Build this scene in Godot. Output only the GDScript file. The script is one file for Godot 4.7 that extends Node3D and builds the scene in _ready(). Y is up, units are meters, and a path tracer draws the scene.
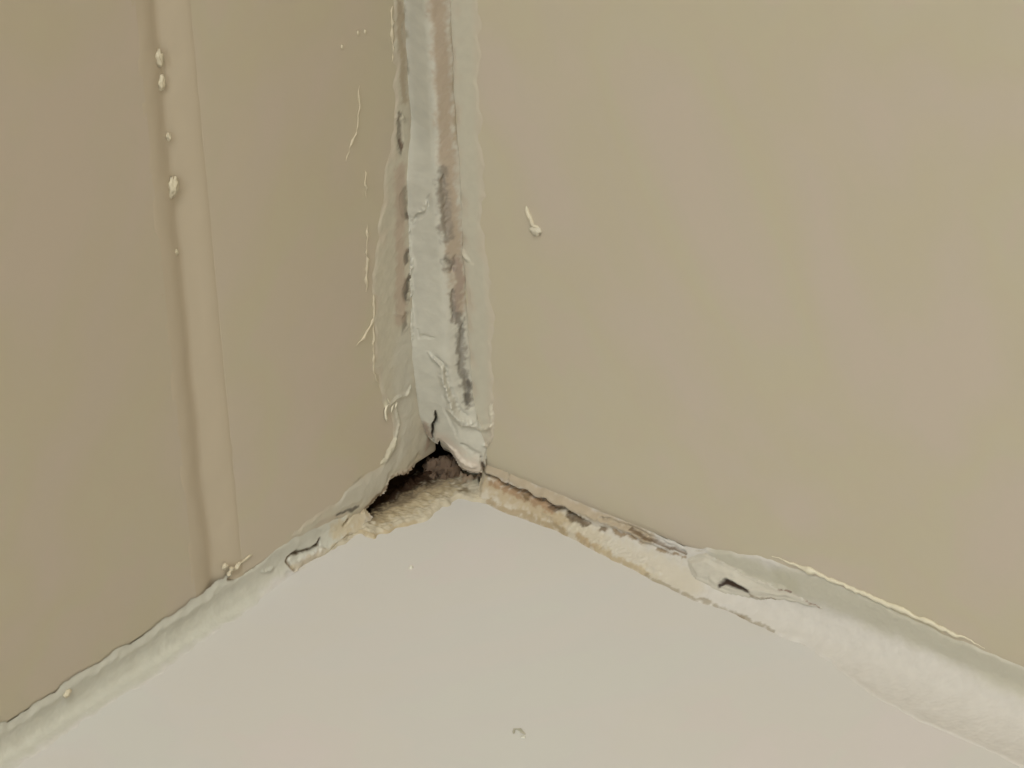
extends Node3D
# A shower corner seen close up: two beige tiled walls, a white tray, and worn silicone sealant along the three joints.
# Lengths in the tables are millimetres from the corner; the tray's top is y = 0, the left wall's face x = 0, the right wall's face z = 0.

const MM := 0.001
const FILLET_UP := 4.0                                       # where the fillets meet the walls
var reach_right := pl([2.0, 0, 2.4, 30, 3.8, 45, 4.4, 70, 7.0, 88, 7.0, 115])   # how far the right fillet reaches over the tray, along the wall
var reach_left := pl([0.4, -100, 0.5, -52, 1.2, -38, 1.7, -15])
const JOINT := 47.05306   # distance of the upright tile joint from the corner
var names := {}
var TILE := rgb(196, 185, 168)
var TRAY := rgb(212, 208, 205)

# ---------------------------------------------------------------- helpers
func pl(a: Array) -> PackedVector2Array:
	var r := PackedVector2Array()
	for i in range(0, a.size(), 2):
		r.append(Vector2(a[i], a[i + 1]))
	return r

func rgb(r: float, g: float, b: float) -> Color:
	return Color(r / 255.0, g / 255.0, b / 255.0)

func shift(c: Color, r: float, g: float, b: float) -> Color:
	return Color(c.r + r / 255.0, c.g + g / 255.0, c.b + b / 255.0)

func lin(c: Color) -> Color:
	return c.srgb_to_linear()

func numbered(called: String) -> String:
	var n: int = names.get(called, 0)
	names[called] = n + 1
	return called if n == 0 else "%s_%03d" % [called, n]

func tag(o: Node3D, label: String, category: String, group := "") -> Node3D:
	o.set_meta("label", label)
	o.set_meta("category", category)
	if group != "":
		o.set_meta("group", group)
	return o

func thing(called: String, at := Vector3.ZERO) -> Node3D:
	var o := Node3D.new()
	o.name = numbered(called)
	o.position = at
	add_child(o)
	return o

func structure(called: String) -> Node3D:
	var o := thing(called)
	o.set_meta("kind", "structure")
	return o

func put(mesh: Mesh, called: String, m: Material, parent: Node3D) -> MeshInstance3D:
	var o := MeshInstance3D.new()
	o.name = numbered(called) if parent == self else called
	o.mesh = mesh
	o.material_override = m
	parent.add_child(o, true)
	return o

func box(lo: Vector3, hi: Vector3, called: String, m: Material, parent: Node3D) -> MeshInstance3D:
	var b := BoxMesh.new()
	b.size = hi - lo
	var o := put(b, called, m, parent)
	o.position = (lo + hi) / 2.0 - parent.position
	return o

func noise(seed_: int, freq: float, oct := 3) -> FastNoiseLite:
	var n := FastNoiseLite.new()
	n.seed = seed_
	n.frequency = freq
	n.noise_type = FastNoiseLite.TYPE_SIMPLEX_SMOOTH
	n.fractal_octaves = oct
	return n

func seg_dist(p: Vector2, line: PackedVector2Array) -> Vector2:
	# (distance, place along the line 0..1)
	var best := 1e9
	var at := 0.0
	var n := line.size()
	if n == 1:
		return Vector2(p.distance_to(line[0]), 0.5)
	for i in n - 1:
		var a := line[i]
		var d := line[i + 1] - a
		var t := clampf((p - a).dot(d) / maxf(d.length_squared(), 1e-9), 0.0, 1.0)
		var q := p.distance_squared_to(a + d * t)
		if q < best:
			best = q
			at = (i + t) / (n - 1)
	return Vector2(sqrt(best), at)

func poly_sd(p: Vector2, poly: PackedVector2Array) -> float:
	# distance to the outline, positive inside
	var best := 1e9
	var inside := false
	var n := poly.size()
	var j := n - 1
	for i in n:
		var a := poly[i]
		var b := poly[j]
		var d := b - a
		var t := clampf((p - a).dot(d) / maxf(d.length_squared(), 1e-9), 0.0, 1.0)
		best = minf(best, p.distance_squared_to(a + d * t))
		if (a.y > p.y) != (b.y > p.y) and p.x < (b.x - a.x) * (p.y - a.y) / (b.y - a.y) + a.x:
			inside = not inside
		j = i
	return sqrt(best) if inside else -sqrt(best)

func table(line: PackedVector2Array, v: float) -> float:
	# x at height y = v along a polyline whose y falls or rises all the way
	var n := line.size()
	var up := line[n - 1].y > line[0].y
	for i in n - 1:
		var a := line[i] if up else line[n - 1 - i]
		var b := line[i + 1] if up else line[n - 2 - i]
		if v <= b.y or i == n - 2:
			return lerpf(a.x, b.x, clampf((v - a.y) / (b.y - a.y), 0.0, 1.0))
	return 0.0

# ---------------------------------------------------------------- surfaces that patches lie on: (u, v, height) -> point, all in mm
func on_left(u: float, v: float, h: float) -> Vector3:
	return Vector3(h, v, -u)

func on_right(u: float, v: float, h: float) -> Vector3:
	return Vector3(u, v, h)

func on_tray(u: float, v: float, h: float) -> Vector3:
	return Vector3(u, h, -v)

func fillet2(v: float, hh: float, ww: float) -> Vector2:
	# profile of a fillet unrolled from the tray (v < 0) over the slope to the wall (v > length): (out from wall, up from tray)
	var l := sqrt(hh * hh + ww * ww)
	if v < 0.0:
		return Vector2(ww - v, 0.0)
	if v > l:
		return Vector2(0.0, hh + v - l)
	var t := v / l
	var c := 0.13 * l * sin(PI * t)
	return Vector2(ww * (1.0 - t) - c * hh / l, hh * t - c * ww / l)

func fillet(v: float, h: float, hh: float, ww: float) -> Vector2:
	var p := Vector2.ZERO
	for k in 5:
		p += fillet2(v + (k - 2) * 0.4, hh, ww)
	p /= 5.0
	var d := (fillet2(v + 1.0, hh, ww) - fillet2(v - 1.0, hh, ww)).normalized()
	return p + Vector2(d.y, -d.x) * h

func on_fillet_right(u: float, v: float, h: float) -> Vector3:
	var q := fillet(v, h, FILLET_UP, table(reach_right, u))
	return Vector3(u, q.y, q.x)

func on_fillet_left(u: float, v: float, h: float) -> Vector3:
	var q := fillet(v, h, FILLET_UP, table(reach_left, u))
	return Vector3(q.x, q.y, -u)

var bead_left: PackedVector2Array      # (-z on the left wall, y)
var bead_nose: PackedVector2Array      # (u on the diagonal, y)
var bead_right: PackedVector2Array     # (x on the right wall, y)

func bead_depth(u: float, v: float) -> float:
	var a := table(bead_left, v) / sqrt(2.0)
	var b := table(bead_nose, v)
	var c := table(bead_right, v) / sqrt(2.0)
	var nb := 6.3
	if u < a:
		return -a - (a - u) * 0.2
	if u > c:
		return c - (u - c) * 0.2
	if u < b:
		return lerpf(-a, nb, (u - a) / (b - a))
	return lerpf(nb, c, (u - b) / (c - b))

func on_bead(u: float, v: float, h: float) -> Vector3:
	var n := 0.0
	for k in 5:
		n += bead_depth(u + (k - 2) * 0.3, v)
	n = n / 5.0 + h
	var s := sqrt(0.5)
	return Vector3((u + n) * s, v, (n - u) * s)

# ---------------------------------------------------------------- a worn patch of sealant as relief on one of those surfaces
# o: outline, step, thick (mm), soft (edge width), sink (depth at the edge), rough, rough_freq, strokes [[line, half width, height, taper]],
#    color, stains [[line, half width, colour, strength, grain]]: dirt, film tints and some painted shade
func patch(called: String, parent: Node3D, on: Callable, m: Material, o: Dictionary) -> MeshInstance3D:
	var outline: PackedVector2Array = o.outline
	var step: float = o.get("step", 0.3)
	var thick: float = o.get("thick", 0.3)
	var soft: float = o.get("soft", 0.8)
	var sink: float = o.get("sink", 0.25)
	var rough: float = o.get("rough", 0.05)
	var sd_: int = o.get("seed", 1)
	var n1 := noise(sd_, o.get("rough_freq", 0.35), 3)
	var n2 := noise(sd_ + 50, 1.4, 2)
	var n3 := noise(sd_ + 90, 0.5, 3)
	var nw := noise(sd_ + 130, 0.22, 2)
	var ragged: float = o.get("ragged", 0.35)
	var lo := outline[0]
	var hi := outline[0]
	for p in outline:
		lo = lo.min(p)
		hi = hi.max(p)
	lo -= Vector2(1, 1) * (step + ragged)
	hi += Vector2(1, 1) * (step + ragged)
	var nx := int((hi.x - lo.x) / step) + 2
	var ny := int((hi.y - lo.y) / step) + 2
	var strokes: Array = o.get("strokes", [])
	var stains_and_shade: Array = o.get("stains_and_shade", [])
	var boxes := []
	for s in strokes + stains_and_shade:
		var line: PackedVector2Array = s[0]
		var r := Rect2(line[0], Vector2.ZERO)
		for q in line:
			r = r.expand(q)
		boxes.append(r.grow(float(s[1]) + 1.5))
	var base := lin(o.color)
	var vary: float = o.get("vary", 0.05)
	var least: float = o.get("least", -9.0)          # pits go no deeper than this
	var thin: float = o.get("thin", 0.0)             # how far in from its edge the film is thin enough to show what it lies on
	var below: float = o.get("thin_below", 1e6)
	var under := lin(o.get("under", o.color))
	var pos := PackedVector3Array()
	var col := PackedColorArray()
	var sd := PackedFloat32Array()
	pos.resize(nx * ny)
	col.resize(nx * ny)
	sd.resize(nx * ny)
	for j in ny:
		for i in nx:
			var k := j * nx + i
			var p := lo + Vector2(i, j) * step
			var wob := Vector2(nw.get_noise_2d(p.x, p.y + 31.0), nw.get_noise_2d(p.x + 77.0, p.y))
			var d := poly_sd(p + wob * ragged, outline)
			sd[k] = d
			if d < -step * 1.6:
				continue
			var e := smoothstep(-0.05, soft, d)
			var h := lerpf(-sink, thick, e)
			h += rough * e * (n1.get_noise_2d(p.x, p.y) * 1.4 + n2.get_noise_2d(p.x, p.y) * 0.35)
			var pw := p + wob * 0.5
			var c := base * (1.0 + vary * n3.get_noise_2d(p.x, p.y) * 2.0)
			if thin > 0.0 and p.y < below:
				c = under.lerp(c, maxf(smoothstep(0.0, thin, d + wob.x * 0.8), smoothstep(below - 1.5, below, p.y)))
			for q in strokes.size():
				if not (boxes[q] as Rect2).has_point(p):
					continue
				var s: Array = strokes[q]
				var r := seg_dist(pw, s[0])
				var w: float = s[1]
				if s.size() > 3 and s[3]:
					w *= clampf(4.0 * minf(r.y + 0.04, 1.04 - r.y), 0.15, 1.0)
				if r.x < w:
					h += float(s[2]) * smoothstep(1.0, 0.0, r.x / w) * (0.85 + 0.5 * n2.get_noise_2d(p.x, p.y))
			for q in stains_and_shade.size():
				if not (boxes[strokes.size() + q] as Rect2).has_point(p):
					continue
				var s: Array = stains_and_shade[q]
				var r := seg_dist(pw, s[0])
				var f := 1.0 - r.x / float(s[1])
				if f > 0.0:
					var g: float = s[4]
					var a := smoothstep(-0.05, 0.85, f * 1.25 + g * (n3.get_noise_2d(p.x * 1.3, p.y * 1.3) * 0.9 + n2.get_noise_2d(p.x * 0.9, p.y * 0.9) * 0.5) - g * 0.2)
					c = c.lerp(lin(s[2]), a * float(s[3]))
			if d > 0.25:
				h = maxf(h, least)
			pos[k] = (on.call(p.x, p.y, h) as Vector3) * MM
			c.a = 1.0
			col[k] = c
	# keep the cells that touch the patch
	var keep := PackedInt32Array()
	keep.resize(nx * ny)
	keep.fill(-1)
	var vp := PackedVector3Array()
	var vc := PackedColorArray()
	var ids := PackedInt32Array()
	for j in ny - 1:
		for i in nx - 1:
			var q := [j * nx + i, j * nx + i + 1, (j + 1) * nx + i + 1, (j + 1) * nx + i]
			var top := -1e9
			var low := 1e9
			for k in q:
				top = maxf(top, sd[k])
				low = minf(low, sd[k])
			if top < 0.0 or low < -step * 1.6:
				continue
			for k in q:
				if keep[k] < 0:
					keep[k] = vp.size()
					vp.append(pos[k])
					vc.append(col[k])
			for k in [0, 2, 1, 0, 3, 2]:
				ids.append(keep[q[k]])
	var st := SurfaceTool.new()
	st.begin(Mesh.PRIMITIVE_TRIANGLES)
	st.set_smooth_group(0)
	for k in vp.size():
		st.set_color(vc[k])
		st.add_vertex(vp[k])
	for k in ids:
		st.add_index(k)
	st.generate_normals()
	return put(st.commit(), called, m, parent)

# a thin raised thread of sealant along a line on a surface
func thread(called: String, parent: Node3D, on: Callable, m: Material, line: PackedVector2Array, radius: float, seed_ := 1, knots := [], patchy := 0.5) -> MeshInstance3D:
	var n := noise(seed_, 0.6, 2)
	var pts := PackedVector2Array()
	for i in line.size() - 1:
		var c := maxi(2, int(line[i].distance_to(line[i + 1]) / 0.5))
		for k in c:
			pts.append(line[i].lerp(line[i + 1], float(k) / c))
	pts.append(line[line.size() - 1])
	var st := SurfaceTool.new()
	st.begin(Mesh.PRIMITIVE_TRIANGLES)
	st.set_smooth_group(0)
	var sides := 8
	for i in pts.size():
		var d := (pts[mini(i + 1, pts.size() - 1)] - pts[maxi(i - 1, 0)]).normalized()
		var side := Vector2(-d.y, d.x)
		var f := float(i) / (pts.size() - 1)
		var r := radius * clampf(5.0 * minf(f + 0.02, 1.02 - f), 0.2, 1.0) * maxf(0.1, 0.9 + patchy * n.get_noise_2d(i * 0.8, 3.0))
		for kn in knots:
			r += float(kn[1]) * exp(-pow((f - float(kn[0])) / float(kn[2]), 2.0))
		var c := pts[i] + side * 0.3 * n.get_noise_2d(i * 0.5, 40.0)
		for k in sides:
			var a := TAU * k / sides
			var q := c + side * cos(a) * r
			st.add_vertex((on.call(q.x, q.y, sin(a) * r * 0.9 + r * 0.25) as Vector3) * MM)
	for i in pts.size() - 1:
		for k in sides:
			var a := i * sides + k
			var b := i * sides + (k + 1) % sides
			for q in [a, b, b + sides, a, b + sides, a + sides]:
				st.add_index(q)
	st.generate_normals()
	return put(st.commit(), called, m, parent)

# a small irregular lump pressed on a surface
func lump(called: String, parent: Node3D, on: Callable, m: Material, at: Vector2, size: Vector3, turn: float, seed_: int, lift := 0.25, bumps := 0.6, freq := 1.1) -> MeshInstance3D:
	var n := noise(seed_, freq, 3)
	var st := SurfaceTool.new()
	st.begin(Mesh.PRIMITIVE_TRIANGLES)
	st.set_smooth_group(0)
	var rows := 12
	var cols := 20
	for j in rows + 1:
		var b := PI * j / rows - PI / 2
		for i in cols:
			var a := TAU * i / cols
			var d := Vector3(cos(b) * cos(a), cos(b) * sin(a), sin(b))
			var r := 1.0 + bumps * n.get_noise_3d(d.x * 1.2, d.y * 1.2, d.z * 1.2 + seed_)
			var q := Vector2(d.x * size.x, d.y * size.y).rotated(turn) * r + at
			st.add_vertex((on.call(q.x, q.y, (d.z * r + lift) * size.z) as Vector3) * MM)
	for j in rows:
		for i in cols:
			var a := j * cols + i
			var b := j * cols + (i + 1) % cols
			for q in [a, b + cols, b, a, a + cols, b + cols]:
				st.add_index(q)
	st.generate_normals()
	return put(st.commit(), called, m, parent)

# a tile lying in u, v with eased edges; round_: how far the edge eases in (left, right, bottom, top) and deep: how far back
func tile(parent: Node3D, on: Callable, m: Material, r: Rect2, face: float, back: float, round_: Array, deep: float) -> MeshInstance3D:
	var us := edge_stops(r.position.x, r.end.x, round_[0], round_[1])
	var vs := edge_stops(r.position.y, r.end.y, round_[2], round_[3])
	var st := SurfaceTool.new()
	st.begin(Mesh.PRIMITIVE_TRIANGLES)
	st.set_smooth_group(0)
	var nu := us.size()
	var nv := vs.size()
	for j in nv:
		for i in nu:
			var h := face
			if i == 0 or j == 0 or i == nu - 1 or j == nv - 1:
				h = back
			else:
				h -= ease_in(us[i] - r.position.x, round_[0], deep) + ease_in(r.end.x - us[i], round_[1], deep)
				h -= ease_in(vs[j] - r.position.y, round_[2], deep) + ease_in(r.end.y - vs[j], round_[3], deep)
			st.add_vertex((on.call(us[i], vs[j], h) as Vector3) * MM)
	for j in nv - 1:
		for i in nu - 1:
			var a := j * nu + i
			for q in [a, a + nu + 1, a + 1, a, a + nu, a + nu + 1]:
				st.add_index(q)
	st.generate_normals()
	return put(st.commit(), "tile", m, parent)

func edge_stops(a: float, b: float, ra: float, rb: float) -> PackedFloat32Array:
	var s := PackedFloat32Array([a, a])
	for k in 6:
		s.append(a + ra * (k + 1) / 6.0)
	s.append(lerpf(a + ra, b - rb, 0.5))
	for k in 6:
		s.append(b - rb * (6 - k) / 6.0)
	s.append(b)
	s.append(b)
	return s

func ease_in(d: float, r: float, deep: float) -> float:
	if r <= 0.0 or d >= r:
		return 0.0
	var t := 1.0 - d / r
	return deep * (1.0 - sqrt(maxf(0.0, 1.0 - t * t))) * clampf(r / 2.0, 0.1, 1.0)

# ---------------------------------------------------------------- materials
func plain(c: Color, rough: float, spec := 0.5) -> StandardMaterial3D:
	var m := StandardMaterial3D.new()
	m.albedo_color = c
	m.roughness = rough
	m.metallic_specular = spec
	return m

func painted(rough: float, spec := 0.5) -> StandardMaterial3D:
	var m := plain(Color.WHITE, rough, spec)
	m.vertex_color_use_as_albedo = true
	return m

func mottled(stops: Array, size: float, rough: float, seed_: int, spec := 0.5) -> StandardMaterial3D:
	# glaze whose tone drifts in broad soft patches; size in metres
	var g := Gradient.new()
	g.offsets = PackedFloat32Array([0.2, 0.45, 0.6, 0.8])
	g.colors = PackedColorArray(stops)
	var n := noise(seed_, 0.008, 4)
	var w := 256
	var im := Image.create(w, w, false, Image.FORMAT_RGB8)
	for j in w:
		for i in w:
			# wraps round in both directions
			var a := TAU * i / w
			var b := TAU * j / w
			var v := n.get_noise_3d(cos(a) * 90.0 + cos(b) * 60.0, sin(a) * 90.0 + 300.0, sin(b) * 90.0 + cos(b) * 40.0)
			im.set_pixel(i, j, g.sample(clampf(0.5 + v * 0.8, 0.0, 1.0)))
	var m := plain(Color.WHITE, rough, spec)
	m.albedo_texture = ImageTexture.create_from_image(im)
	m.uv1_triplanar = true
	m.uv1_world_triplanar = true
	m.uv1_scale = Vector3.ONE / size
	return m

# ---------------------------------------------------------------- the scene
func _ready() -> void:
	var cam := Camera3D.new()
	cam.name = "camera"
	cam.position = Vector3(0.25797, 0.23596, 0.28333)
	cam.rotation_order = EULER_ORDER_YXZ
	cam.rotation_degrees = Vector3(-29.98196, 40.59300, -2.17052)
	cam.fov = 14.50883
	cam.near = 0.01
	cam.far = 20.0
	add_child(cam)
	cam.current = true

	var we := WorldEnvironment.new()
	we.name = "environment"
	var env := Environment.new()
	env.background_mode = Environment.BG_COLOR
	env.background_color = Color(0.02, 0.02, 0.02)
	env.tonemap_mode = Environment.TONE_MAPPER_LINEAR
	env.tonemap_exposure = 1.0
	env.sdfgi_enabled = true
	env.ssao_enabled = true
	env.ssil_enabled = true
	we.environment = env
	add_child(we)

	# unseen ceiling panel, added to stand in for the bathroom's lamp
	var lamp_at := Vector3(0.75, 2.27, 1.15)
	var lamp_size := Vector2(0.6, 0.6)
	var area := AreaLight3D.new()
	area.name = "stand_in_ceiling_glow"
	area.position = lamp_at - Vector3(0, 0.012, 0)
	area.rotation_degrees = Vector3(-90, 0, 0)
	area.area_size = lamp_size
	area.light_color = Color(1.0, 0.99, 0.96)
	area.light_energy = 2.5
	area.area_range = 6.0
	area.area_attenuation = 2.0
	area.shadow_enabled = true
	add_child(area)
	# upright light added on the unseen wall opposite, to brighten the right wall
	var side_at := Vector3(0.55, 1.15, 2.17)
	var side_size := Vector2(0.35, 0.8)
	var side := AreaLight3D.new()
	side.name = "added_wall_glow"
	side.position = side_at - Vector3(0, 0, 0.012)
	side.area_size = side_size
	side.light_color = Color(0.88, 0.96, 1.0)
	side.light_energy = 1.15
	side.area_range = 6.0
	side.area_attenuation = 2.0
	side.shadow_enabled = true
	add_child(side)

	build_room(lamp_at, lamp_size, side_at, side_size)
	build_tray()
	build_walls()
	build_corner()
	build_right()
	build_left()
	build_bits()

func build_room(lamp_at: Vector3, lamp_size: Vector2, side_at: Vector3, side_size: Vector2) -> void:
	var plaster := plain(rgb(222, 216, 204), 0.9)
	var o := structure("floor")
	box(Vector3(-0.1, -0.15, -0.1), Vector3(2.1, -0.05, 2.3), "slab", plain(rgb(150, 143, 132), 0.6), o)
	o = structure("ceiling")
	box(Vector3(-0.1, 2.3, -0.1), Vector3(2.1, 2.4, 2.3), "slab", plaster, o)
	o = structure("wall_back")
	box(Vector3(0.0, -0.05, 2.2), Vector3(2.0, 2.3, 2.3), "slab", plaster, o)
	o = structure("wall_front")
	box(Vector3(2.0, -0.05, -0.1), Vector3(2.1, 2.3, 2.3), "slab", plaster, o)
	var l := thing("stand_in_ceiling_light", lamp_at)  # out of view; stands in for the lamp overhead
	tag(l, "unseen square white ceiling light panel, standing in for the room lamp", "light")
	var s := Vector3(lamp_size.x / 2, 0.0, lamp_size.y / 2)
	box(lamp_at - s - Vector3(0.02, 0.0, 0.02), lamp_at + s + Vector3(0.02, 0.03, 0.02), "frame", plain(rgb(235, 235, 232), 0.5), l)
	var glow := plain(rgb(250, 246, 236), 0.6)
	glow.emission_enabled = true
	glow.emission = Color(1.0, 0.99, 0.96)
	glow.emission_energy_multiplier = 0.8
	box(lamp_at - s - Vector3(0, 0.006, 0), lamp_at + s, "diffuser", glow, l)
	l = thing("added_wall_light", side_at)  # added fitting, out of view, that carries the cool side light
	tag(l, "unseen tall white wall light added opposite the tiled corner to brighten it", "light")
	var w := Vector3(side_size.x / 2, side_size.y / 2, 0.0)
	box(side_at - w - Vector3(0.015, 0.015, 0.0), side_at + w + Vector3(0.015, 0.015, 0.03), "frame", plain(rgb(235, 235, 232), 0.5), l)
	var cool: StandardMaterial3D = glow.duplicate()
	cool.emission = Color(0.88, 0.96, 1.0)
	box(side_at - w - Vector3(0, 0, 0.006), side_at + w, "diffuser", cool, l)

func build_tray() -> void:
	var o := thing("shower_tray")
	tag(o, "white glossy shower tray below the beige tiled corner", "shower tray")
	var m := mottled([shift(TRAY, 1, -1, 0), shift(TRAY, -1, 1, -1), shift(TRAY, 0, 0, 0), shift(TRAY, -2, 1, 0)], 0.16, 0.33, 5, 0.45)
	# rim with a shallow basin: rings of a rounded rectangle from the outer skirt to the basin's middle
	var st := SurfaceTool.new()
	st.begin(Mesh.PRIMITIVE_TRIANGLES)
	st.set_smooth_group(0)
	var lo := -7.9
	var hi := 900.0
	var rings := [[0.0, -50.0, 4.0], [0.0, -4.0, 4.0], [1.2, -1.2, 4.0], [4.0, 0.0, 4.0], [8.0, 0.0, 4.0], [150.0, 0.0, 40.0], [153.0, -1.0, 42.0], [158.0, -6.0, 45.0], [163.0, -13.0, 48.0], [170.0, -16.0, 50.0], [300.0, -19.0, 60.0], [450.0, -22.0, 3.0]]
	var per := 9
	for r in rings:
		var a: float = lo + r[0]
		var b: float = hi - r[0]
		var rad := minf(r[2], (b - a) / 2.0)
		for c in 4:
			var cc: Vector2 = [Vector2(b - rad, b - rad), Vector2(a + rad, b - rad), Vector2(a + rad, a + rad), Vector2(b - rad, a + rad)][c]
			for k in per:
				var ang := PI / 2 * (c + float(k) / (per - 1))
				st.add_vertex(Vector3(cc.x + cos(ang) * rad, r[1], cc.y + sin(ang) * rad) * MM)
	var nn := per * 4
	for j in rings.size() - 1:
		for i in nn:
			var a := j * nn + i
			var b := j * nn + (i + 1) % nn
			for q in [a, b, b + nn, a, b + nn, a + nn]:
				st.add_index(q)
	st.generate_normals()
	put(st.commit(), "basin", m, o)
	var cy := CylinderMesh.new()
	cy.top_radius = 0.045
	cy.bottom_radius = 0.048
	cy.height = 0.006
	var chrome := plain(rgb(200, 200, 200), 0.2)
	chrome.metallic = 1.0
	var d := put(cy, "drain_cover", chrome, o)
	d.position = Vector3(0.446, -0.019, 0.446)
	d.set_meta("label", "chrome drain cover")

func build_walls() -> void:
	var glaze := mottled([shift(TILE, 1, -1, 1), shift(TILE, -1, 0, -5), shift(TILE, 0, 0, -2), shift(TILE, 1, -1, 1)], 0.19, 0.42, 11, 0.42)
	var grout := plain(rgb(193, 180, 160), 0.7, 0.3)
	var plaster := plain(rgb(222, 216, 204), 0.9)
	var core := plain(rgb(96, 82, 66), 0.95, 0.2)
	var top := 507.0
	# left wall
	var o := structure("wall_left")
	box(Vector3(-0.1, -0.05, -0.1), Vector3(-0.008, 2.3, 2.2), "masonry", core, o)
	box(Vector3(-0.008, 0.0041, 0.0), Vector3(-0.0012, top * MM, 0.655), "grout_bed", grout, o)
	box(Vector3(-0.008, top * MM, 0.0), Vector3(-0.001, 2.3, 2.2), "plaster", plaster, o)
	box(Vector3(-0.008, 0.0041, 0.655), Vector3(-0.001, top * MM, 2.2), "plaster", plaster, o)
	for row in 2:
		var v0 := 4.0 + row * 252.0
		tile(o, on_left, glaze, Rect2(-(JOINT - 5.72), v0, JOINT - 5.72, 250.0), 0.0, -7.9, [0.05, 0.6, 0.6, 1.5], 0.8)
		for c in 3:
			var z0 := JOINT + 3.0 + c * 202.0
			tile(o, on_left, glaze, Rect2(-(z0 + (199.0 if c > 0 else 197.4)), v0, 199.0 if c > 0 else 197.4, 250.0), -0.45, -7.9, [1.2, 0.05 if c == 0 else 1.2, 0.6, 1.5], 0.8)
	var bed := plain(rgb(150, 138, 118), 0.9, 0.2)
	box(Vector3(-0.008, 0.0, 0.0245), Vector3(-0.0009, 0.00405, 0.655), "mortar_bed", bed, o)
	# the wide hollow joint between the two tiles
	var st := SurfaceTool.new()
	st.begin(Mesh.PRIMITIVE_TRIANGLES)
	st.set_smooth_group(0)
	var prof := [[-4.2, -0.6], [-3.6, -0.46], [-2.8, -0.45], [-2.0, -0.49], [-1.2, -0.6], [-0.4, -0.8], [0.3, -1.03], [0.8, -1.07], [1.3, -0.97], [2.2, -0.74], [3.2, -0.48], [4.2, -0.23], [5.0, -0.08], [5.7, -0.005], [6.4, -0.15]]
	var wav := noise(3, 0.05, 3)
	var nv := 400
	for j in nv + 1:
		var v := 4.0 + 500.0 * pow(float(j) / nv, 2.0)
		for q in prof:
			var sh := wav.get_noise_2d(v, 0.0) * 0.55
			var du := sh if q[0] > -2.5 and q[0] < 4.0 else 0.0
			st.add_vertex(on_left(-JOINT + q[0] + du, v, q[1] + 0.07 * wav.get_noise_2d(v * 3.0, q[0] * 6.0)) * MM)
	for j in nv:
		for i in prof.size() - 1:
			var a := j * prof.size() + i
			for q in [a, a + prof.size() + 1, a + 1, a, a + prof.size(), a + prof.size() + 1]:
				st.add_index(q)
	st.generate_normals()
	put(st.commit(), "grout_joint", grout, o)
	# right wall
	o = structure("wall_right")
	box(Vector3(-0.008, -0.05, -0.1), Vector3(2.0, 2.3, -0.008), "masonry", core, o)
	box(Vector3(0.0, 0.0041, -0.008), Vector3(0.61, top * MM, -0.0012), "grout_bed", grout, o)
	box(Vector3(-0.001, top * MM, -0.008), Vector3(2.0, 2.3, -0.001), "plaster", plaster, o)
	box(Vector3(0.61, 0.0041, -0.008), Vector3(2.0, top * MM, -0.001), "plaster", plaster, o)
	for row in 2:
		for c in 3:
			tile(o, on_right, glaze, Rect2(0.3 + c * 202.0, 4.0 + row * 252.0, 199.0, 250.0), 0.0, -7.9, [0.6, 1.2, 5.5, 1.5], 0.9)
	box(Vector3(0.0145, 0.0, -0.008), Vector3(0.61, 0.00405, -0.0012), "mortar_bed", bed, o)

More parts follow.
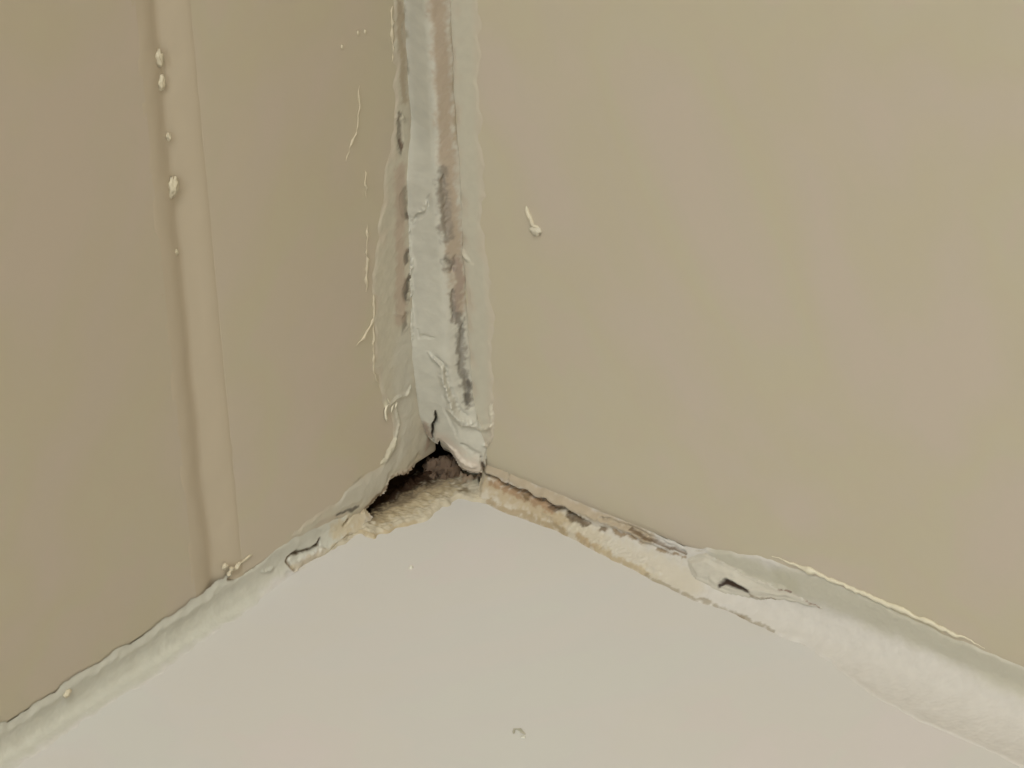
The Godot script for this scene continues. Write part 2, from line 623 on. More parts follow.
func build_corner() -> void:
	var silicone := painted(0.4, 0.45)
	var crust := painted(0.85, 0.3)
	bead_left = pl([-1.86, 78.43, -1.59, 76.59, -1.67, 67.44, -1.49, 58.60, -3.20, 50.01, -3.22, 41.36, -3.56, 31.05, -4.18, 22.79, -3.79, 16.26, -3.29, 10.94, -1.87, 5.79])
	bead_nose = pl([1.55, 80.27, 1.60, 78.54, 1.72, 69.47, 1.66, 56.26, 1.50, 49.81, 1.71, 45.12, 2.11, 35.10, 1.86, 26.21, 1.72, 19.62, 2.22, 14.55, 2.95, 11.11, 3.41, 8.01])
	bead_right = pl([6.86, 79.44, 6.94, 77.72, 6.83, 62.91, 7.34, 48.97, 7.13, 38.20, 7.47, 26.99, 7.71, 17.13, 8.77, 11.78, 9.75, 8.56, 10.39, 5.88])
	var mould := rgb(122, 115, 106)
	var dark := rgb(62, 55, 46)
	var o := thing("corner_sealant")
	tag(o, "grey-white silicone bead running up the corner between the tiled walls, spotted with mould", "sealant")
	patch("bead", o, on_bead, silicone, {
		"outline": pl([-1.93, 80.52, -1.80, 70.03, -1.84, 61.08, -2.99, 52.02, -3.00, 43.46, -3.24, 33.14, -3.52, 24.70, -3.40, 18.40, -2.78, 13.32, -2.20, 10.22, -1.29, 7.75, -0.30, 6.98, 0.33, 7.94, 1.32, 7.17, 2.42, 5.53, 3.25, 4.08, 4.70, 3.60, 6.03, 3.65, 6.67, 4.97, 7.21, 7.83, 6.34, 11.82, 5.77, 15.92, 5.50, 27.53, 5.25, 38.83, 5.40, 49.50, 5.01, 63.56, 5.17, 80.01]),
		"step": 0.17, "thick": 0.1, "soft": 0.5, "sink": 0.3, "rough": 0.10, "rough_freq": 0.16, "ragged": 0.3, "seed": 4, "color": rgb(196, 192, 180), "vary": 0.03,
		"strokes": [
			[pl([-2.42, 43.89, -2.50, 39.47, -2.67, 33.09, -2.99, 26.62, -3.36, 22.05]), 0.45, 0.4, true],
			[pl([0.78, 49.25, 0.26, 47.11, -0.68, 45.00, -1.91, 42.90]), 0.5, -0.45, true],
			[pl([0.16, 47.90, -0.77, 45.95, -2.00, 43.85]), 0.7, 0.35, true],
			[pl([-1.99, 26.54, -1.77, 25.21, -0.73, 25.94, 0.29, 26.34]), 0.35, -0.3, true],
			[pl([-0.55, 23.79, 0.80, 21.69, 1.37, 18.31, 2.22, 14.55, 3.60, 12.58, 5.90, 11.69, 7.04, 11.08, 8.08, 11.50]), 0.8, 0.75, true],
			[pl([0.30, 23.38, 1.50, 21.30, 2.09, 18.25, 2.97, 14.99, 4.21, 13.37]), 0.7, -0.5, true],
			[pl([7.86, 9.48, 7.24, 8.51, 6.20, 8.27]), 0.6, 0.4, true],
			[pl([-0.01, 13.41, -0.26, 11.06, -0.72, 7.36]), 0.4, -1.6, true],
			[pl([0.96, 18.85, 1.14, 16.33, 1.86, 12.90, 2.89, 9.76]), 0.5, -0.25, true],
			[pl([1.20, 7.86, 3.02, 5.82, 5.63, 4.89]), 0.8, 0.5, true],
			[pl([6.14, 6.56, 6.52, 4.98, 6.76, 3.58]), 0.4, -0.7, true],
			[pl([3.44, 8.69, 5.13, 7.17, 6.57, 6.35]), 0.6, -0.4, true],
			[pl([2.45, 52.36, 2.67, 47.70, 2.74, 42.99]), 0.8, -0.45, true],
			[pl([2.30, 39.39, 2.94, 37.75, 3.16, 36.29]), 0.5, -0.45, true],
			[pl([3.86, 39.58, 3.51, 38.02, 3.17, 36.61]), 0.4, -0.35, true],
			[pl([3.07, 34.22, 3.08, 31.31, 2.99, 29.05]), 0.5, -0.4, true],
			[pl([4.25, 28.45, 4.07, 24.04, 4.17, 19.40, 4.73, 15.51]), 0.6, -0.4, true],
			[pl([-1.81, 39.10, -1.96, 33.03, -2.28, 26.56]), 0.5, -0.15, true],
		],
		"stains_and_shade": [
			[pl([3.15, 80.15, 3.21, 69.35, 3.31, 56.13, 3.33, 46.87, 3.77, 37.36, 4.07, 30.90]), 1.9, rgb(176, 159, 141), 0.9, 0.45],  # tan film down the right face, with that face's shade painted in
			[pl([2.35, 53.14, 2.56, 48.49, 2.58, 42.54]), 1.3, rgb(132, 124, 114), 0.7, 0.6],
			[pl([2.44, 39.38, 3.06, 37.42]), 1.1, mould, 0.6, 0.9],
			[pl([3.96, 38.62, 3.92, 34.14, 3.29, 29.35]), 1.2, rgb(150, 134, 124), 0.6, 0.8],
			[pl([3.05, 33.90, 2.99, 29.05]), 0.7, mould, 0.6, 0.9],
			[pl([4.01, 29.61, 4.12, 25.19, 4.17, 19.40, 4.73, 15.34]), 1.1, mould, 0.75, 0.8],
			[pl([4.71, 18.52, 4.73, 15.34]), 0.5, dark, 0.6, 0.9],
			[pl([1.06, 7.88, 3.01, 5.47, 5.33, 4.75]), 2.6, rgb(203, 190, 176), 0.9, 0.3],
			[pl([6.55, 5.67, 6.63, 3.94]), 0.5, rgb(74, 56, 40), 0.9, 0.5],
			[pl([3.25, 4.08, 4.99, 3.57]), 0.35, rgb(96, 76, 56), 0.8, 0.8],
			[pl([-0.03, 13.07, -0.28, 10.72, -0.69, 8.04]), 0.3, dark, 0.9, 0.4],
			[pl([-1.46, 10.32, -1.28, 8.09]), 0.8, rgb(150, 120, 102), 0.6, 0.6],
			[pl([-1.50, 78.47, -1.66, 70.01, -1.61, 65.56]), 0.7, rgb(150, 138, 118), 0.7, 0.5],  # shade of the groove painted along the bead's left edge
			[pl([5.30, 76.82, 5.13, 69.51, 5.11, 55.99]), 0.9, rgb(168, 152, 130), 0.6, 0.5],  # the right face's painted shade, carried out to its edge
		]})
	# the smeared films either side of the bead
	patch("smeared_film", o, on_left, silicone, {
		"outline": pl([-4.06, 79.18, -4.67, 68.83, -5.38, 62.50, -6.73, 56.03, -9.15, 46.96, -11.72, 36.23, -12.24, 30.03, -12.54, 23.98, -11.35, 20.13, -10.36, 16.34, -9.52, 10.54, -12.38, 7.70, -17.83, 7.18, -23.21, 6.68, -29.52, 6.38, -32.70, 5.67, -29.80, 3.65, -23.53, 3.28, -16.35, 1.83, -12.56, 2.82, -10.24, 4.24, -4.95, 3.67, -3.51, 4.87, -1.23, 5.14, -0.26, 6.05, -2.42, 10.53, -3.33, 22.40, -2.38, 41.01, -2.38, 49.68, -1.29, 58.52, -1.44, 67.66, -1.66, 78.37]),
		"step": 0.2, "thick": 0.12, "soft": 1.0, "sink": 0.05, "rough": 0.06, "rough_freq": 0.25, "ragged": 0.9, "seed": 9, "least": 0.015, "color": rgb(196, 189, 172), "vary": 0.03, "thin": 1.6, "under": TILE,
		"strokes": [
			[pl([-4.26, 60.87, -4.04, 58.35, -4.29, 55.08]), 0.8, -0.6, true],
			[pl([-5.32, 60.66, -3.88, 60.42, -2.91, 59.44]), 0.5, 0.25, true],
			[pl([-3.92, 49.05, -4.32, 46.55, -4.07, 44.25]), 0.9, -0.6, true],
			[pl([-4.23, 39.40, -4.37, 37.54]), 0.6, -0.5, true],
			[pl([-4.56, 35.05, -4.85, 31.29]), 0.8, -0.7, true],
			[pl([-5.39, 29.90, -5.63, 26.74]), 0.8, -0.45, true],
			[pl([-7.68, 30.92, -5.41, 29.59]), 0.4, 0.2, true],
			[pl([-10.32, 16.82, -8.57, 17.00, -6.21, 16.38, -4.56, 17.79]), 0.5, 0.3, true],
			[pl([-8.16, 16.64, -8.20, 13.29, -8.67, 10.13]), 0.35, 0.25, true],
			[pl([-12.15, 7.76, -10.10, 8.79, -8.65, 10.46]), 1.0, 0.35, true],
			[pl([-15.36, 8.33, -18.45, 7.49]), 0.8, 0.2, true],
			[pl([-12.35, 2.72, -10.04, 3.97, -4.96, 3.51]), 0.9, 0.35, true],
			[pl([-21.31, 4.19, -18.77, 3.91, -16.68, 3.02]), 0.5, -0.4, true],
		],
		"stains_and_shade": [
			[pl([-4.26, 60.87, -4.50, 55.16]), 0.9, rgb(128, 120, 108), 0.8, 0.7],
			[pl([-4.38, 56.65, -4.29, 55.08]), 0.5, rgb(96, 70, 56), 0.8, 0.8],
			[pl([-3.94, 48.74, -4.28, 44.33]), 0.9, rgb(126, 120, 106), 0.8, 0.6],
			[pl([-4.01, 45.01, -4.07, 44.25]), 0.5, dark, 0.8, 0.6],
			[pl([-4.23, 39.40, -4.37, 37.54]), 0.6, dark, 0.75, 0.7],
			[pl([-4.58, 34.74, -4.82, 31.61]), 1.0, rgb(70, 64, 54), 0.85, 0.7],
			[pl([-5.41, 29.59, -5.63, 26.74]), 0.8, rgb(120, 110, 98), 0.75, 0.7],
			[pl([-6.21, 24.87, -6.89, 16.04, -6.97, 9.31, -12.58, 5.24, -20.12, 5.62]), 3.2, rgb(198, 193, 180), 0.85, 0.3],
			[pl([-4.73, 52.17, -5.35, 41.46, -6.32, 29.01]), 1.6, rgb(182, 162, 146), 0.7, 0.4],
			[pl([-2.66, 78.71, -3.04, 71.21, -2.91, 62.18]), 1.0, rgb(172, 156, 134), 0.8, 0.6],  # brown shade of the groove beside the bead, painted on the film
			[pl([-10.26, 17.63, -10.62, 15.79]), 0.5, rgb(215, 208, 186), 0.8, 0.9],
			[pl([-6.21, 16.38, -5.53, 16.57]), 0.5, rgb(225, 220, 205), 0.8, 0.6],
			[pl([-11.92, 7.98, -9.12, 10.01]), 1.0, rgb(205, 197, 175), 0.7, 0.7],
			[pl([-22.00, 3.69, -19.85, 3.78, -17.11, 3.07]), 0.4, dark, 0.8, 0.8],
			[pl([-16.10, 2.21, -12.54, 2.99, -10.03, 4.13, -4.73, 3.57, -3.29, 4.76]), 0.6, rgb(110, 86, 62), 0.75, 0.8],
			[pl([-2.30, 6.00, -1.31, 7.24]), 0.8, rgb(170, 140, 124), 0.6, 0.6],
		]})
	patch("smeared_film", o, on_right, silicone, {
		"outline": pl([6.68, 79.39, 12.20, 80.71, 11.85, 70.17, 11.51, 59.65, 11.71, 49.00, 10.96, 40.96, 12.30, 38.52, 12.20, 28.54, 11.66, 16.82, 11.13, 9.56, 8.96, 7.93, 7.94, 10.47, 7.04, 15.22, 6.89, 26.80, 6.56, 38.02, 6.59, 48.76, 6.09, 62.71]),
		"step": 0.2, "thick": 0.12, "soft": 1.2, "sink": 0.04, "rough": 0.04, "rough_freq": 0.15, "ragged": 0.9, "seed": 21, "color": rgb(196, 190, 174), "vary": 0.02, "thin": 2.0, "under": TILE,
		"strokes": [
			[pl([6.68, 40.13, 7.17, 39.01, 8.43, 38.28]), 0.6, 0.35, true],
			[pl([11.26, 16.35, 10.95, 9.84]), 0.5, 0.35, true],
			[pl([7.98, 11.33, 9.89, 11.50, 11.27, 12.49]), 0.6, 0.5, true],
			[pl([8.00, 7.93, 9.75, 8.56, 10.98, 10.36]), 0.6, 0.4, true],
		],
		"stains_and_shade": [
			[pl([8.24, 38.22, 8.97, 38.13]), 0.4, rgb(214, 208, 190), 0.6, 0.5],
			[pl([11.23, 15.84, 11.07, 12.42]), 0.4, rgb(214, 208, 190), 0.7, 0.6],
		]})
	# what is left of an older seal, on the tray round the open corner
	o = thing("old_sealant_residue")
	tag(o, "ragged tan crust of old sealant on the tray under the open hole in the corner", "residue")
	patch("crust", o, on_tray, crust, {
		"outline": pl([1.22, -25.16, 1.54, -22.31, 2.09, -19.27, 4.20, -19.02, 4.64, -16.05, 5.69, -14.60, 6.50, -12.67, 6.84, -9.73, 6.95, -6.95, 6.94, -4.91, 7.71, -3.32, 9.54, -2.99, 11.49, -2.57, 14.01, -2.40, 15.32, 0.61, 10.56, 2.92, 6.13, 3.83, 3.11, 3.71, 0.20, 2.98, -2.29, 2.20, -2.73, -0.96, -2.52, -5.71, -1.58, -11.23, -1.57, -15.64, -1.06, -21.61]),
		"step": 0.15, "thick": 0.5, "soft": 0.7, "sink": 0.1, "rough": 0.2, "rough_freq": 0.4, "ragged": 0.9, "seed": 41, "color": rgb(196, 186, 166), "vary": 0.1,
		"strokes": [
			[pl([-1.34, -19.15, -1.13, -16.99, -1.23, -14.71]), 0.5, -0.5, true],
			[pl([1.18, -21.92, 1.09, -19.02, 1.66, -17.93]), 0.5, -0.6, true],
			[pl([2.16, 1.60, 4.59, 0.59, 6.98, 0.97, 5.89, 3.65]), 0.9, 0.8, true],
			[pl([-1.00, -6.32, -1.03, -4.26]), 1.0, 0.7, true],
			[pl([-0.70, -1.92, -0.24, -0.18]), 0.9, 0.7, true],
			[pl([1.12, -7.17, 1.09, -4.44]), 0.7, 0.5, true],
		],
		"stains_and_shade": [
			[pl([0.39, -15.20, 0.73, -9.86, 1.36, -7.00, 1.86, -3.52, 2.91, -0.65]), 3.4, rgb(122, 108, 88), 0.9, 0.7],
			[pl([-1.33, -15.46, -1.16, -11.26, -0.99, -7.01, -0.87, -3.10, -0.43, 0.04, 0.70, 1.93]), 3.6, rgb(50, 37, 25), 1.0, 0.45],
			[pl([1.98, -14.35, 2.53, -10.57, 3.09, -6.74, 4.25, -3.13]), 3.2, rgb(176, 160, 130), 0.7, 0.8],
			[pl([0.91, -10.06, 1.30, -7.38, 1.16, -5.42]), 1.4, rgb(120, 106, 86), 0.7, 0.9],
			[pl([3.38, 1.09, 5.67, 0.69, 6.38, 2.61]), 1.0, rgb(176, 146, 122), 0.8, 0.5],
			[pl([6.34, -1.93, 6.63, -1.37]), 0.9, rgb(112, 98, 72), 0.75, 0.5],
			[pl([7.22, 2.53, 11.27, 2.06, 13.98, 1.32]), 1.6, rgb(164, 128, 96), 0.6, 0.9],
			[pl([11.85, -0.25, 12.32, 0.10]), 0.8, rgb(140, 118, 90), 0.6, 0.8],
			[pl([1.73, -18.87, 4.25, -18.65, 4.70, -15.67, 6.32, -12.47]), 0.6, rgb(176, 156, 122), 0.6, 0.7],
			[pl([-1.76, -18.47, -1.68, -16.39]), 0.3, rgb(92, 76, 56), 0.8, 0.8],
		]})
	o = thing("mortar_lump")
	tag(o, "small brown lump of old mortar inside the hole at the corner", "mortar")
	var mo := plain(rgb(112, 94, 80), 0.95, 0.2)
	for a in [[Vector2(1.2, 0.4), Vector3(1.6, 1.2, 1.9), 0.3, 5], [Vector2(-0.6, -0.6), Vector3(1.2, 0.9, 1.6), 0.9, 8], [Vector2(2.7, 0.7), Vector3(1.1, 0.9, 1.8), 1.3, 11], [Vector2(1.9, -0.7), Vector3(0.6, 0.5, 0.7), 1.3, 15], [Vector2(0.4, -1.5), Vector3(0.5, 0.6, 0.6), 0.3, 17]]:
		lump("clod", o, on_tray, mo, a[0], a[1], a[2], a[3], 0.7, 0.9, 1.3)
	o = thing("hole_grime_shade")  # dirt sheet added so the pale tray does not light up the hole
	tag(o, "dark brown dirt in the gap under the tiles, put in to darken the hole", "hole_grime_shade")
	patch("dirt_and_hole_shade", o, on_tray, painted(0.95, 0.2), {
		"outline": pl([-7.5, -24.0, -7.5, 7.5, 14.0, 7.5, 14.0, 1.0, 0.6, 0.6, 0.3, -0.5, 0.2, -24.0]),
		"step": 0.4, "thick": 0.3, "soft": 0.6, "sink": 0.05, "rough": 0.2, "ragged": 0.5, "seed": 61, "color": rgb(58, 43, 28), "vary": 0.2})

func build_right() -> void:
	var silicone := painted(0.4, 0.45)
	var o := thing("base_sealant")
	tag(o, "cracked stained silicone fillet along the tray below the undivided beige tile", "sealant")
	var dark := rgb(66, 48, 32)
	var stain := rgb(140, 116, 84)
	patch("fillet", o, on_fillet_right, silicone, {
		"outline": pl([8.81, 5.49, 12.25, 5.74, 21.81, 5.58, 30.05, 5.52, 36.34, 5.89, 45.68, 6.18, 49.31, 7.99, 55.27, 9.91, 60.29, 10.98, 66.06, 11.41, 76.55, 12.05, 94.42, 12.51, 103.42, 11.91, 110.13, -3.41, 97.14, -2.71, 87.92, -2.63, 78.87, -2.11, 70.68, -0.26, 64.39, -0.20, 58.49, -0.27, 55.64, 0.13, 50.61, -0.87, 45.30, -0.63, 42.19, -0.72, 38.08, -0.37, 34.24, -0.39, 29.30, -0.27, 25.26, 0.28, 21.60, 0.07, 15.81, -0.53, 12.48, -0.68, 9.01, -0.24, 8.43, 2.17]),
		"step": 0.17, "thick": 0.15, "soft": 1.1, "sink": 0.5, "rough": 0.1, "rough_freq": 0.18, "ragged": 0.35, "seed": 14, "color": rgb(207, 202, 196), "vary": 0.02, 
		"strokes": [
			[pl([8.71, 4.12, 13.79, 3.83, 19.14, 3.66, 23.83, 3.59, 27.55, 3.50]), 0.55, -1.3, true],
			[pl([12.31, 4.25, 21.89, 4.29, 30.13, 4.40, 36.49, 4.64, 46.17, 5.24]), 0.5, 0.22, true],
			[pl([30.76, 4.98, 36.33, 5.21, 41.47, 5.48, 46.19, 5.55]), 0.4, -0.6, true],
			[pl([13.57, 5.55, 13.91, 4.02]), 0.4, -0.5, true],
			[pl([26.69, 3.36, 31.47, 3.41, 37.10, 4.13, 44.04, 4.54]), 0.5, -0.35, true],
			[pl([50.52, 6.16, 58.67, 6.22, 65.33, 6.22]), 0.6, 0.25, true],
			[pl([20.84, 2.10, 32.24, 1.14, 43.42, 1.53]), 2.2, 0.3, true],
		],
		"stains_and_shade": [
			[pl([8.71, 4.12, 13.79, 3.83, 19.14, 3.66, 27.55, 3.50]), 0.45, dark, 0.95, 0.5],
			[pl([24.59, 1.57, 32.24, 1.14, 41.49, 1.65, 48.56, 2.00]), 3.4, rgb(202, 193, 176), 0.75, 0.3],
			[pl([8.44, 4.34, 8.60, 2.23, 9.13, -0.15]), 1.6, rgb(192, 178, 152), 0.9, 0.3],
			[pl([9.19, 5.29, 14.12, 5.07, 21.78, 4.72, 30.03, 4.84, 39.70, 5.19]), 1.3, rgb(174, 157, 132), 0.85, 0.3],
			[pl([10.89, 1.77, 17.13, 1.44, 24.69, 1.30, 30.20, 1.41]), 3.6, rgb(196, 184, 162), 0.6, 0.4],
			[pl([10.16, 2.76, 13.89, 2.48, 18.71, 2.28, 24.49, 1.84]), 2.0, rgb(182, 163, 132), 0.75, 0.6],
			[pl([10.75, 3.26, 16.53, 3.07, 22.51, 3.13]), 1.0, rgb(158, 126, 96), 0.75, 0.9],
			[pl([16.70, 3.13, 17.69, 3.01]), 0.7, rgb(116, 96, 70), 0.8, 0.6],
			[pl([21.75, 3.18, 23.06, 3.17]), 0.5, rgb(96, 74, 50), 0.8, 0.6],
			[pl([25.06, 3.25, 27.70, 3.10, 28.78, 3.17]), 0.8, rgb(92, 74, 52), 0.85, 0.8],
			[pl([31.36, 3.22, 32.11, 3.21]), 0.5, rgb(110, 90, 66), 0.8, 0.7],
			[pl([33.45, 3.59, 38.36, 4.19]), 0.4, stain, 0.8, 1.0],
			[pl([41.09, 4.24, 46.37, 4.85]), 0.4, stain, 0.8, 1.0],
			[pl([36.16, 4.97, 41.53, 5.18, 46.47, 5.35]), 0.25, rgb(100, 80, 58), 0.85, 0.3],
			[pl([11.09, 0.14, 15.59, 0.45, 21.35, 0.75, 25.44, 0.80]), 0.9, rgb(164, 144, 112), 0.75, 0.8],
			[pl([27.71, 0.68, 32.58, 0.37, 37.42, 0.32, 41.30, 0.20]), 0.8, rgb(168, 142, 104), 0.7, 0.8],
			[pl([32.63, 0.24, 38.48, 0.13, 43.19, 0.21]), 1.3, rgb(198, 186, 158), 0.4, 0.9],
			[pl([41.52, 0.14, 47.82, 0.03, 53.23, 0.42, 58.11, 0.33, 63.98, 0.50]), 0.45, rgb(150, 138, 116), 0.7, 0.9],
			[pl([57.83, 0.22, 58.53, 0.19]), 0.5, rgb(140, 126, 104), 0.8, 0.5],
			[pl([66.02, -0.12, 70.19, -0.10]), 0.35, rgb(160, 148, 126), 0.7, 0.9],
			[pl([63.65, 8.29, 75.03, 9.33, 87.63, 10.58, 102.85, 9.15]), 3.6, rgb(188, 183, 165), 0.75, 0.1],
			[pl([51.89, 7.38, 63.66, 7.64]), 2.4, rgb(188, 183, 165), 0.75, 0.1],
		]})
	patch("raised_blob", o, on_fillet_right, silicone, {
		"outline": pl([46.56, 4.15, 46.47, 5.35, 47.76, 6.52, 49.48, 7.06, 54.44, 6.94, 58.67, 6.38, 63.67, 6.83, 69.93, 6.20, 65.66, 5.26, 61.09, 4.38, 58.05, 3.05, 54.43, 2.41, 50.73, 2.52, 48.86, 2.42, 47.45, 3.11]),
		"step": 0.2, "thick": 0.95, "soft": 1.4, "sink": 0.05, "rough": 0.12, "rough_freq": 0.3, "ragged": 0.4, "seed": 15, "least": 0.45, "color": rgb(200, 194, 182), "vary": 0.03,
		"strokes": [
			[pl([53.05, 3.41, 53.35, 3.83, 54.00, 4.23, 54.99, 4.31, 56.05, 4.25, 56.89, 4.27, 57.59, 4.24]), 0.6, -1.6, true],
			[pl([52.49, 3.81, 53.73, 4.74, 56.07, 4.87, 57.89, 4.66]), 0.5, 0.3, true],
			[pl([62.35, 6.44, 65.33, 6.54]), 0.4, -0.4, true],
			[pl([67.31, 6.40, 69.44, 6.16]), 0.3, 0.3, true],
			[pl([49.35, 3.83, 51.05, 3.25]), 1.2, -0.3, true],
		],
		"stains_and_shade": [
			[pl([53.05, 3.41, 53.35, 3.83, 54.00, 4.23, 54.99, 4.31, 56.05, 4.25, 56.89, 4.27, 57.59, 4.24]), 0.55, rgb(58, 40, 32), 1.0, 0.3],  # the opening's darkness painted into a shallow pit
			[pl([58.07, 3.66, 61.65, 4.90]), 0.3, rgb(150, 136, 118), 0.8, 0.9],
			[pl([62.35, 6.44, 65.32, 6.71]), 0.35, rgb(124, 96, 82), 0.85, 0.6],
			[pl([66.32, 6.47, 67.63, 6.53, 68.62, 6.14]), 0.3, rgb(130, 104, 90), 0.8, 0.8],
			[pl([49.31, 6.99, 54.44, 6.78, 58.67, 6.38]), 0.3, rgb(160, 146, 122), 0.7, 0.9],
			[pl([48.22, 2.64, 50.59, 2.46]), 0.4, rgb(168, 158, 138), 0.6, 0.6],
		]})
	thread("ridge", o, on_right, plain(rgb(222, 214, 192), 0.45), pl([60.62, 9.17, 63.60, 9.21, 66.39, 9.34, 70.94, 9.21, 76.56, 9.06, 85.98, 8.75, 94.43, 8.14]), 0.34, 3, [[0.17, 0.35, 0.02], [0.6, 0.1, 0.05]])

func build_left() -> void:
	var silicone := painted(0.45, 0.45)
	var o := thing("base_sealant")
	tag(o, "thin grey-white silicone smear along the tray below the jointed tiles", "sealant")
	var dark := rgb(78, 62, 46)
	patch("fillet", o, on_fillet_left, silicone, {
		"outline": pl([-16.01, 2.94, -20.39, 4.04, -25.50, 5.07, -29.60, 5.81, -32.68, 6.04, -36.21, 5.51, -38.93, 4.75, -43.87, 5.32, -51.18, 4.89, -58.71, 4.57, -66.42, 4.45, -72.99, 4.61, -79.83, 4.36, -90.42, 4.52, -94.44, -3.28, -83.82, -3.36, -72.97, -3.24, -63.83, -3.36, -54.08, -3.14, -44.79, -2.35, -36.96, -0.89, -32.20, 0.01, -28.76, -0.21, -23.72, -0.34, -19.07, -0.30, -15.88, 0.63]),
		"step": 0.17, "thick": 0.08, "soft": 1.2, "sink": 0.3, "rough": 0.08, "rough_freq": 0.2, "ragged": 0.7, "seed": 71, "color": rgb(200, 198, 187), "vary": 0.02, "thin": 2.2, "thin_below": 3.0, "under": TRAY,
		"strokes": [
			[pl([-32.27, 2.73, -30.46, 2.65, -28.24, 2.05, -26.70, 1.79, -25.95, 2.54]), 0.4, -0.9, true],
			[pl([-32.04, 2.78, -32.94, 2.11, -32.37, 0.57]), 0.35, -0.6, true],
			[pl([-32.42, 0.44, -28.56, -0.03, -25.41, 0.06, -23.23, 0.28, -21.03, 0.51, -18.58, -0.05]), 0.4, -0.8, true],
			[pl([-31.76, 1.54, -29.04, 1.17, -25.86, 0.91]), 0.9, 0.35, true],
			[pl([-22.15, 3.91, -19.92, 4.13, -16.99, 3.56]), 0.4, -0.7, true],
			[pl([-21.21, 2.35, -18.98, 2.57, -16.62, 2.59]), 0.35, -0.7, true],
			[pl([-44.11, 4.94, -38.77, 4.33]), 0.4, -0.5, true],
			[pl([-38.04, 3.03, -35.52, 2.74]), 0.5, 0.3, true],
			[pl([-35.39, 5.59, -32.89, 5.98]), 0.4, 0.3, true],
		],
		"stains_and_shade": [
			[pl([-32.04, 2.78, -30.29, 2.56, -26.70, 1.79, -25.95, 2.54]), 0.32, rgb(96, 80, 62), 0.9, 0.7],
			[pl([-32.04, 2.78, -32.94, 2.11, -32.37, 0.57]), 0.3, rgb(130, 112, 88), 0.8, 0.7],
			[pl([-28.56, -0.03, -25.41, 0.06, -23.23, 0.28, -21.03, 0.51, -18.58, -0.05]), 0.35, rgb(110, 92, 66), 0.9, 0.7],
			[pl([-31.75, 0.59, -27.80, 0.25, -23.29, 0.15, -18.47, 0.57]), 1.2, rgb(204, 188, 158), 0.6, 0.5],
			[pl([-22.15, 3.91, -19.92, 4.13, -16.99, 3.56]), 0.35, dark, 0.85, 0.7],
			[pl([-21.21, 2.35, -18.98, 2.57, -16.21, 2.55]), 0.35, dark, 0.8, 0.8],
			[pl([-22.38, 2.11, -19.12, 1.84, -16.53, 1.90]), 2.0, rgb(198, 182, 152), 0.7, 0.5],
			[pl([-44.11, 4.94, -38.77, 4.33]), 0.35, rgb(140, 118, 92), 0.8, 0.7],
			[pl([-35.81, 5.47, -34.56, 5.67]), 0.4, rgb(150, 130, 104), 0.7, 0.8],
			[pl([-31.18, 6.61, -30.34, 6.69]), 0.5, rgb(150, 130, 104), 0.8, 0.5],
		]})

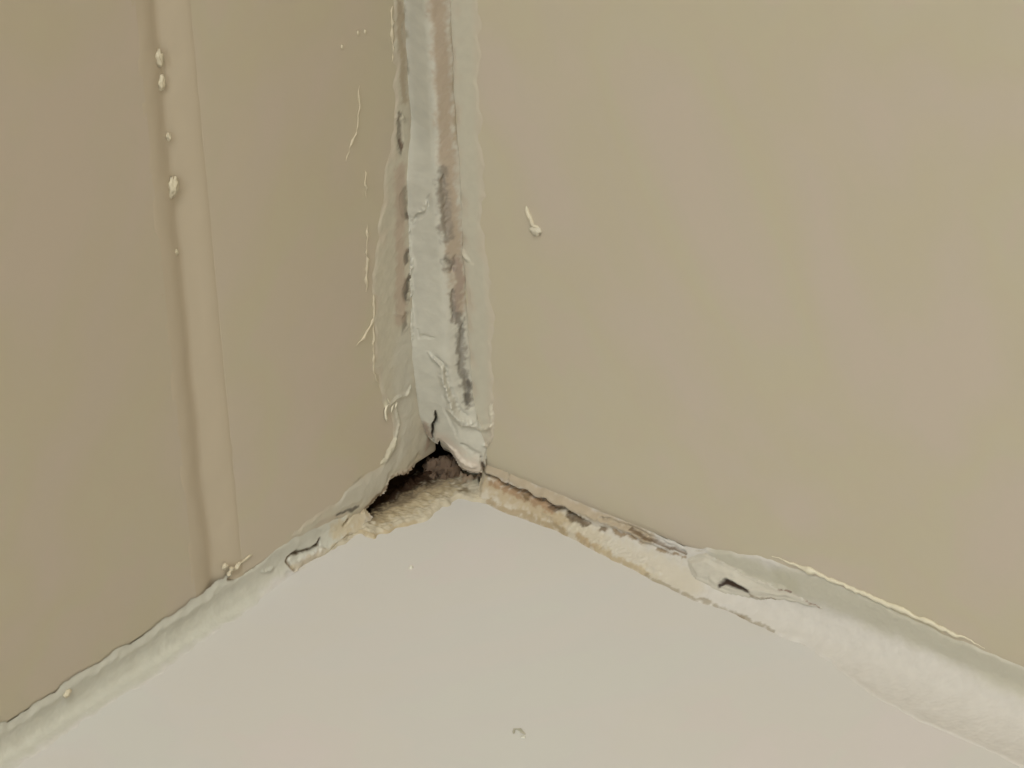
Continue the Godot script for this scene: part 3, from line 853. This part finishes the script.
func build_bits() -> void:
	var pale := plain(rgb(222, 214, 194), 0.4)
	var faint := plain(rgb(203, 191, 168), 0.5)
	var cream := plain(rgb(207, 196, 172), 0.5)
	# crumbs along the upright tile joint
	var spots := [[pl([-46.70, 84.06]), Vector3(0.55, 1.2, 0.5), 0.1, "teardrop crumb of cream sealant, topmost on the tile joint"],
		[pl([-46.76, 80.81]), Vector3(0.5, 1.0, 0.35), -0.2, "ragged crumb of cream sealant just under the topmost one on the tile joint"],
		[pl([-46.48, 73.22]), Vector3(0.3, 0.55, 0.35), 0.0, "tiny bright crumb of cream sealant midway between larger ones on the tile joint"],
		[pl([-46.63, 66.22]), Vector3(0.75, 1.4, 0.6), -0.25, "largest crumb of cream sealant on the upright tile joint"],
		[pl([-47.07, 56.89]), Vector3(0.3, 0.5, 0.2), 0.3, "faint small crumb of cream sealant below the largest one on the tile joint"]]
	for i in spots.size():
		var s: Array = spots[i]
		var at: PackedVector2Array = s[0]
		var o := lump("sealant_crumb", self, func(u, v, h): return on_left(u, v, h - 0.95), cream, at[0], s[1], s[2], 100 + i, 0.35)
		tag(o, s[3], "crumb", "sealant crumbs on the tile joint")
	var o2 := thing("sealant_crumb_cluster")
	tag(o2, "cluster of pale crumbs where the tile joint meets the tray", "crumb")
	for a in [[pl([-44.62, 7.28]), Vector3(0.5, 0.45, 0.3)], [pl([-43.56, 6.21]), Vector3(0.4, 0.3, 0.3)], [pl([-42.38, 6.08]), Vector3(0.7, 0.3, 0.3)], [pl([-44.00, 5.78]), Vector3(0.5, 0.3, 0.3)]]:
		lump("crumb", o2, on_left, cream, a[0][0], a[1], 0.4, 130 + o2.get_child_count(), 0.2)
	thread("thread", o2, on_left, cream, pl([-42.56, 6.18, -40.95, 6.32, -39.34, 6.31]), 0.22, 4)
	# the hooked drip on the right wall
	var d := thing("sealant_drip")
	tag(d, "small hooked white drip of dried sealant alone on the undivided beige tile", "drip")
	thread("trail", d, on_right, plain(rgb(214, 204, 182), 0.4), pl([18.93, 50.19, 19.43, 49.27, 19.75, 48.44, 20.25, 47.67, 21.30, 47.36]), 0.4, 7)
	lump("blob", d, on_right, plain(rgb(206, 198, 180), 0.4), pl([20.58, 46.84])[0], Vector3(0.95, 0.7, 0.45), 0.4, 9, 0.2)
	# dried threads on the left wall beside the corner
	var threads := [
		[pl([-4.26, 76.63, -4.53, 73.21, -4.54, 70.56, -4.90, 68.61]), 0.26, "pale sealant thread close beside the top of the corner bead"],
		[pl([-11.73, 67.56, -12.05, 63.82, -12.67, 61.36, -14.28, 59.28, -15.23, 57.69]), 0.2, "faint slanting sealant thread highest on the cut tile"],
		[pl([-11.59, 54.89, -11.75, 50.66]), 0.2, "short upright sealant thread between two longer ones on the cut tile"],
		[pl([-11.88, 46.69, -12.37, 40.94, -12.96, 36.45]), 0.26, "long upright cream sealant thread on the cut tile"],
		[pl([-11.31, 36.05, -11.67, 31.72, -13.29, 30.18, -15.51, 28.92]), 0.26, "bent sealant thread with a bright tip on the cut tile"],
		[pl([-11.73, 31.10, -12.30, 26.81, -12.38, 23.25, -11.35, 20.13]), 0.22, "sealant thread edging the smeared film on the cut tile"]]
	for i in threads.size():
		var t: Array = threads[i]
		tag(thread("sealant_thread", self, on_left, faint, t[0], float(t[1]) * 0.8, 20 + i, [], 1.7), t[2], "thread", "sealant threads on the cut tile")
	var k := thing("sealant_flakes")
	tag(k, "tuft of pale sealant flakes at the lower end of the smeared film", "flakes")
	for a in [pl([-10.23, 17.95, -9.66, 17.01]), pl([-10.10, 16.88, -10.81, 16.22, -10.74, 14.34]), pl([-9.05, 16.39, -9.58, 15.29]), pl([-8.19, 16.31, -8.68, 15.54])]:
		thread("flake", k, func(u, v, h): return on_left(u, v, h + 0.25), pale, a, 0.26, 33)
	for a in [[pl([-11.27, 75.16]), "tiny pale speck beside a slightly larger one high on the cut tile"], [pl([-9.89, 74.82]), "slightly larger pale speck high on the cut tile"], [pl([-14.53, 74.29]), "faint lone speck high on the cut tile"]]:
		tag(lump("sealant_speck", self, on_left, cream, a[0][0], Vector3(0.2, 0.35, 0.15), 0.0, 50, 0.2), a[1], "speck", "specks high on the cut tile")
	# marks on the tray
	var chip := thing("surface_chip")
	tag(chip, "small curved grey chip mark in the open white tray", "chip")
	thread("chip_rim", chip, on_tray, plain(rgb(176, 172, 156), 0.6), pl([49.99, -43.07, 49.65, -42.24, 50.17, -41.85, 51.38, -42.30]), 0.25, 3)
	lump("chip_floor", chip, on_tray, plain(rgb(218, 216, 206), 0.4), pl([51.44, -42.79])[0], Vector3(0.35, 0.3, 0.15), 0.0, 6, 0.1)
	tag(lump("dirt_speck", self, on_tray, plain(rgb(120, 108, 88), 0.8), pl([-1.44, -57.88])[0], Vector3(0.5, 0.3, 0.2), 0.3, 61, 0.1), "small dark dirt speck on the tray beside the thin silicone smear", "speck")
	tag(lump("grit", self, on_tray, plain(rgb(226, 222, 210), 0.5), pl([13.48, -21.53])[0], Vector3(0.3, 0.35, 0.3), 0.3, 62, 0.2), "tiny white grit grain on the tray below the tan crust", "speck")
	tag(lump("pale_crumb", self, on_left, cream, pl([-74.98, 3.30])[0], Vector3(0.7, 0.4, 0.4), 0.4, 63, 0.2), "pale crumb stuck low on the thin silicone smear beside the tray", "crumb")
